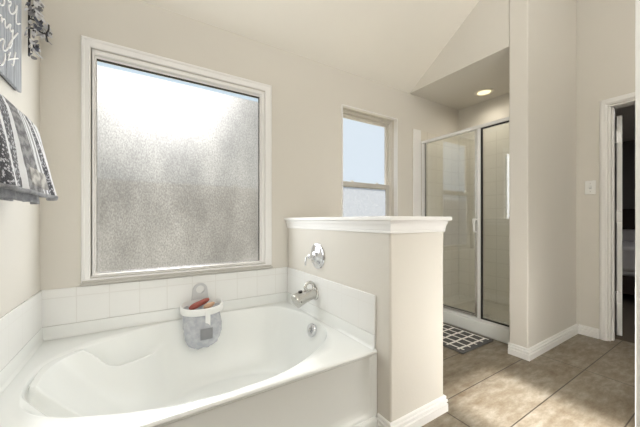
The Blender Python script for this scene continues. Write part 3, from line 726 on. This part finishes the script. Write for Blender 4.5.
# switch
sw = thing('light_switch', 'white toggle switch plate beside the doorway', 'light switch', (X3, .900, 1.29))
obj('switch_plate', B((X3-.006, X3-.0002, .862, .938, 1.291, 1.416)), M['plastic'], sw, bevel=.003)
bm = B((X3-.0075, X3-.0055, .892, .908, 1.338, 1.369)); obj('toggle_slot', bm, M['plastic_grey'], sw, bevel=.0005)
bm = B((X3-.018, X3-.0072, .8955, .9045, 1.352, 1.364)); obj('toggle', bm, M['plastic'], sw, bevel=.002)
for z in (1.316, 1.391):
    bm = bmesh.new(); lathe(bm, (X3-.0055, .900, z), (-1, 0, 0), [(.003, 0), (.003, .0015), (.001, .002)], 10); obj('screw', bm, M['bchrome'], sw)

# ------------------------------------------------------------------ left wall: sign, sprig, towel
CS, SN = math.cos(YAW), math.sin(YAW)
def on_left(px, py, X):
    """the point of the plane x = X that the traced photograph shows there"""
    u = (px-320)/FPX; w = -(py-220.12)/FPX; d = (SN+u*CS, CS-u*SN, w); t = X/d[0]
    return Vector((X, d[1]*t, CAMH+d[2]*t))
XF = XL+.022
sg = thing('wall_sign', 'grey plank sign with white script on the left wall', 'sign', (XL, 1.45, 1.63))
ye = on_left(21.8, 90, XF).y; zb = on_left(21.5, 93, XF).z
ed = [ye, on_left(14.3, 60, XF).y, on_left(6.8, 60, XF).y]; ed += [ed[-1]-(ed[0]-ed[2])*.5*k for k in range(1, 7)]
for a, b in zip(ed, ed[1:]):
    obj('plank', B((XL+.010, XF, b+.002, a-.002, zb+random.uniform(0, .003), 2.25)), M['plank'], sg, bevel=.002)
obj('backing', B((XL+.001, XL+.0095, ed[-1]+.01, ed[0]-.004, zb+.006, 2.24)), M['plank_back'], sg)
strokes = [
 [(-1, 2), (.5, 4.6), (2.5, 5.2), (4, 3), (4.4, -1)],
 [(8, -1), (8.6, 2), (10, 1.2), (10.8, 3), (9.6, 5.6), (8.6, 5)], [(8.6, 5), (9, 10), (11, 13.6), (13.6, 13.4), (15.8, 10), (16.8, 5.4), (16.4, 12), (15.8, 18), (16.2, 22.6), (17.6, 24.2), (19.8, 23.6)],
 [(-1, 16), (.6, 15), (1.4, 18), (1.2, 22), (2.6, 19.5), (4.2, 19.2), (4.8, 22), (5, 26), (6.2, 27.8), (7.6, 27)], [(7.6, 27), (9, 25), (10.4, 24.6), (9.8, 29), (10.6, 31.6), (12.2, 30.4), (12.8, 30), (12.2, 35), (12.2, 40), (11.2, 45), (9.4, 48), (8.4, 46.4), (9.6, 43.4), (13, 38.6), (17.6, 33.2)],
 [(-1, 41), (1, 39.4), (3, 39), (4, 41), (3, 45), (2.6, 48.6), (4, 50.6), (6, 50.4), (8, 47.6)],
 [(0, 64.5), (2, 65), (4, 62), (5, 57), (4.6, 53)], [(8, 55.5), (10, 52.6), (9, 56), (8, 59.8)], [(7.4, 60), (12, 59), (17.8, 58.4)], [(15.4, 52.4), (14.4, 58), (13.6, 63), (12.8, 65.4), (11.6, 64.4)]]
for st in strokes:
    bm = bmesh.new(); tube(bm, [on_left(p.x, p.y, XF+.0012) for p in cr([(x, y, 0) for x, y in st], 5)], .0030, 8); obj('lettering', bm, M['script'], sg)

# sprig of silk flowers hanging beside the sign
spg = thing('flower_sprig', 'slate and silver artificial flower sprig hanging beside the sign', 'artificial flowers', (XL, 1.93, 1.86))
def at_y(px, py, Y):
    u = (px-320)/FPX; w = -(py-220.12)/FPX; d = (SN+u*CS, CS-u*SN, w); t = Y/d[1]; return Vector((d[0]*t, Y, CAMH+d[2]*t))
bm = bmesh.new(); main = cr([at_y(30, -40, 1.93), at_y(30, -15, 1.93), at_y(29, 8, 1.93), at_y(29, 30, 1.93), at_y(29, 50, 1.93), at_y(28.5, 56, 1.93)], 5); tube(bm, main, .005, 8)
for e in ([(29, 28), (36, 29), (42, 33), (46, 34)], [(29, 8), (34, 5), (39, 6)], [(29, 18), (34, 20), (38, 21)], [(29, 40), (33, 42), (34, 50)], [(30, -15), (38, -12), (42, -4)], [(46, 34), (48.5, 30), (48.8, 25)], [(46, 34), (47, 39), (48, 42)]):
    tube(bm, cr([at_y(x, y, 1.93+.012*i) for i, (x, y) in enumerate(e)], 4), .0035, 6)
obj('stem', bm, M['stem'], spg)
def leaf_bm(p, d, L, w, cup=.25):
    d = Vector(d).normalized(); a, b = frame_of(d); a = (a*math.cos(cup*7)+b*math.sin(cup*7)).normalized(); n = d.cross(a).normalized()
    bm = bmesh.new(); rows = []
    for i in range(7):
        t = i/6; ww = w*math.sin(PI*min(1, .06+t*.94))**.8*.5+.0008; c = p+d*L*t+n*L*cup*(t*t)
        rows.append([c+a*ww*k+n*ww*.5*abs(k)+n*dz for k, dz in ((-1, 0), (-.5, 0), (0, 0), (.5, 0), (1, 0), (.5, -.0012), (0, -.0016), (-.5, -.0012))])
    loft(bm, rows); return bm
random.seed(21)
mats = ['leaf_navy', 'leaf_grey', 'leaf_pale', 'leaf_grey', 'leaf_pale']
spots = [(25, 2), (27, 7), (33, 2), (36, 5), (39, 3), (41, 9), (25, 13), (33, 12), (39, 13), (24, 20), (34, 18), (37, 22), (38, 17), (25, 27), (24, 31), (33, 25), (36, 28), (40, 31), (44, 31), (48, 28), (49, 35), (47, 40), (27, 40), (32, 43), (34, 47), (28, 50), (29, 56), (34, 53), (31, 35), (38, 34)]
spots += [(x+random.uniform(-2.5, 2.5), y+random.uniform(-2.5, 2.5)) for x, y in spots[:24]]
spots += [(23, -4), (28, -3), (34, -4), (40, -3), (44, 6), (23, 8), (23, 33), (25, 36), (26, 45), (31, 40), (42, 14), (29, 16), (30, 24), (46, 30), (50, 32), (32, 50), (27, 53), (33, 33), (40, 27)]
for i, (x, y) in enumerate(spots):
    Y = min(2.04, 1.785+(x-22)*.012+random.uniform(-.015, .015)); p = at_y(x, y, Y)
    ns = min(main, key=lambda q: abs(q.z-p.z)); d = (p-ns)+Vector((random.uniform(-.01, .03), random.uniform(-.04, .04), -.03+random.uniform(-.04, .03)))
    d.normalize(); L = random.uniform(.028, .050)
    q = p-d*L*.5; q.x = max(q.x, XL+.02)
    if (q+d*L).x < XL+.012: d.x = abs(d.x)*.5
    if q.y+d.y*L > 2.08: d.y = -abs(d.y)
    obj('petal' if i % 3 else 'leaf', leaf_bm(q, d, L, random.uniform(.010, .021), random.uniform(.05, .3)), M[mats[i % 5]], spg, angle=80)
for i, (x, y) in enumerate([(27, 30), (36, 22), (26, 10), (40, 33), (31, 46), (36, 6), (48.5, 34)]):
    c = at_y(x, y, min(2.03, 1.80+(x-22)*.0115)); c.x = max(c.x, XL+.03); bm = bmesh.new()
    for k in range(5):
        a = 2*PI*k/5+i; dd = Vector((.55, math.cos(a)*.8-.3, math.sin(a)*.8)); b_ = leaf_bm(c, dd, .022, .015, .2)
        me = bpy.data.meshes.new('tmp'); b_.to_mesh(me); b_.free(); bm.from_mesh(me); bpy.data.meshes.remove(me)
    fl = obj('blossom', bm, M[['leaf_pale', 'leaf_navy', 'leaf_grey'][i % 3]], spg, angle=80)
    bm = bmesh.new(); lathe(bm, c+Vector((.006, -.006, 0)), (1, -.6, 0), [(.003, 0), (.007, .004), (.005, .009)], 10); obj('blossom_centre', bm, M['stem'], fl)

# towel rail and towel
BARX, BARZ = XL+.068, 1.437
tb = thing('towel_bar', 'chrome towel bar on the left wall, under the folded towel', 'towel bar', (XL, 1.36, BARZ-.03))
bm = bmesh.new(); tube(bm, [(BARX, .92, BARZ), (BARX, 1.69, BARZ)], .008, 14); obj('rod', bm, M['bchrome'], tb)
for y in (.93, 1.682):
    bm = bmesh.new(); lathe(bm, (XL+.0005, y, BARZ), (1, 0, 0), [(.026, 0), (.026, .006), (.012, .012), (.011, .05), (.015, .056), (.015, .080), (.008, .084)], 20); obj('bracket', bm, M['bchrome'], tb)
BANDS = [(.05, .222, 'd'), (.272, .402, 'd'), (.438, .60, 'c'), (.635, .65, 'g'), (.675, .70, 'g'), (.735, .79, 'd'), (.84, .88, 'd')]
tw = thing('bath_towel', 'grey and white patterned towel folded over the bar on the left wall', 'towel', (BARX, 1.36, 1.12))
TY0, TY1 = 1.06, 1.655
def towel_sheet(y0, y1, zf, zbk, off, flare, amp, ny=90, nz=36, taper=0.):
    """one folded layer: back fall, over the rod, front fall with soft pleats"""
    bm = bmesh.new(); uvl = bm.loops.layers.uv.new('UVMap'); rows = []; uvs = []
    zt = BARZ+.010+off
    for i in range(ny+1):
        u = i/ny; row = []
        for side in (0, 1):                                             # outer skin, inner skin
            pass
        rf = .010+off
        prof = []
        nb = 10
        for k in range(nb): t = k/nb; prof.append((BARX-rf-.006*(1-t), zbk+(BARZ-zbk)*t, 0))
        for k in range(9): a = PI-PI*k/8; prof.append((BARX+rf*math.cos(a), BARZ+rf*math.sin(a), .1*(k/8)))
        for k in range(1, nz+1):
            t = k/nz; prof.append((BARX+rf+flare*(t**.75), BARZ-(BARZ-zf)*t, .1+.9*t))
        for x, z, w in prof:
            pl = amp*w*(math.cos(2*PI*(u*3.6+.1))+.5*math.cos(2*PI*(u*8.3+.3)))
            yy = y0+(y1-y0)*u+.012*w*math.sin(2*PI*u*2)+taper*w*(u-.5)
            ex = -.035*w*smooth01((u-.90)/.10)                          # the edge turns back to the wall
            row.append(Vector((max(XL+.008, x+pl+ex), yy, z+.002*w*math.sin(2*PI*u*3))))
        rows.append(row); uvs.append([u]*len(row))
    V = [[bm.verts.new(p) for p in r] for r in rows]; vi = {}
    for i, r in enumerate(V):
        for j, v in enumerate(r): vi[v] = (uvs[i][j], j/len(r))
    for i in range(ny):
        for j in range(len(V[0])-1):
            f = bm.faces.new((V[i][j], V[i][j+1], V[i+1][j+1], V[i+1][j]))
            for l in f.loops: l[uvl].uv = vi[l.vert]
    return bm, rows
M['towel'] = towel_mat('bands'); M['lace'] = towel_mat('lace'); M['hem'] = towel_mat('hem')
def solid(o, t):
    m = o.modifiers.new('thick', 'SOLIDIFY'); m.thickness = t; m.offset = 1; return o
bm, rows = towel_sheet(TY0, TY1, 1.152, 1.17, .012, .060, .008, taper=.17)
solid(obj('towel_body', bm, M['towel'], tw, angle=80), .010)
def strip(rows, zlo, zhi, i0, i1, lift):
    """a band lying on the front face of the towel"""
    bm = bmesh.new(); V = []
    for r in rows[i0:i1+1]:
        fr = r[len(r)-36:]; out = []
        for q in range(6):
            z = zlo+(zhi-zlo)*q/5
            k = min(range(len(fr)-1), key=lambda k_: abs((fr[k_].z+fr[k_+1].z)/2-z)); a, b = fr[k], fr[k+1]; t = (z-a.z)/(b.z-a.z) if abs(b.z-a.z) > 1e-6 else 0
            p = a.lerp(b, t); p.x += lift; out.append(p)
        V.append([bm.verts.new(p) for p in out])
    for a, b in zip(V, V[1:]):
        for j in range(5): bm.faces.new((a[j], a[j+1], b[j+1], b[j]))
    return bm
solid(obj('lace_band', strip(rows, 1.176, 1.238, 42, 67, .0115), M['lace'], tw, angle=80), .003)
hm = bmesh.new(); tube(hm, [r[-1]+Vector((.006, 0, -.001)) for r in rows], .0075, 10); obj('hem', hm, M['hem'], tw, angle=80)
bm, rows2 = towel_sheet(1.04, 1.56, 1.122, 1.13, .002, .044, .004, taper=.1)
solid(obj('inner_fold', bm, M['hem'], tw, angle=80), .007)

# ------------------------------------------------------------------ outdoors, seen blurred through the panes
struct(obj('ground', B((-14, 18, YB+T+.02, 24, -.35, -.05)), M['ground']), 'yard behind the house')
fe = thing('garden_fence', 'brown fence blurred behind the frosted window', 'fence', (2, 6.0, -.05))
obj('boards', B(*[(-8+.15*i, -8+.15*i+.144, 6.0, 6.02, -.05, 1.75) for i in range(76)]), M['fence'], fe, smooth=False)
for i in range(5): obj('fence_post', B((-8+2.4*i, -7.9+2.4*i, 6.02, 6.12, -.05, 1.8)), M['fence'], fe)
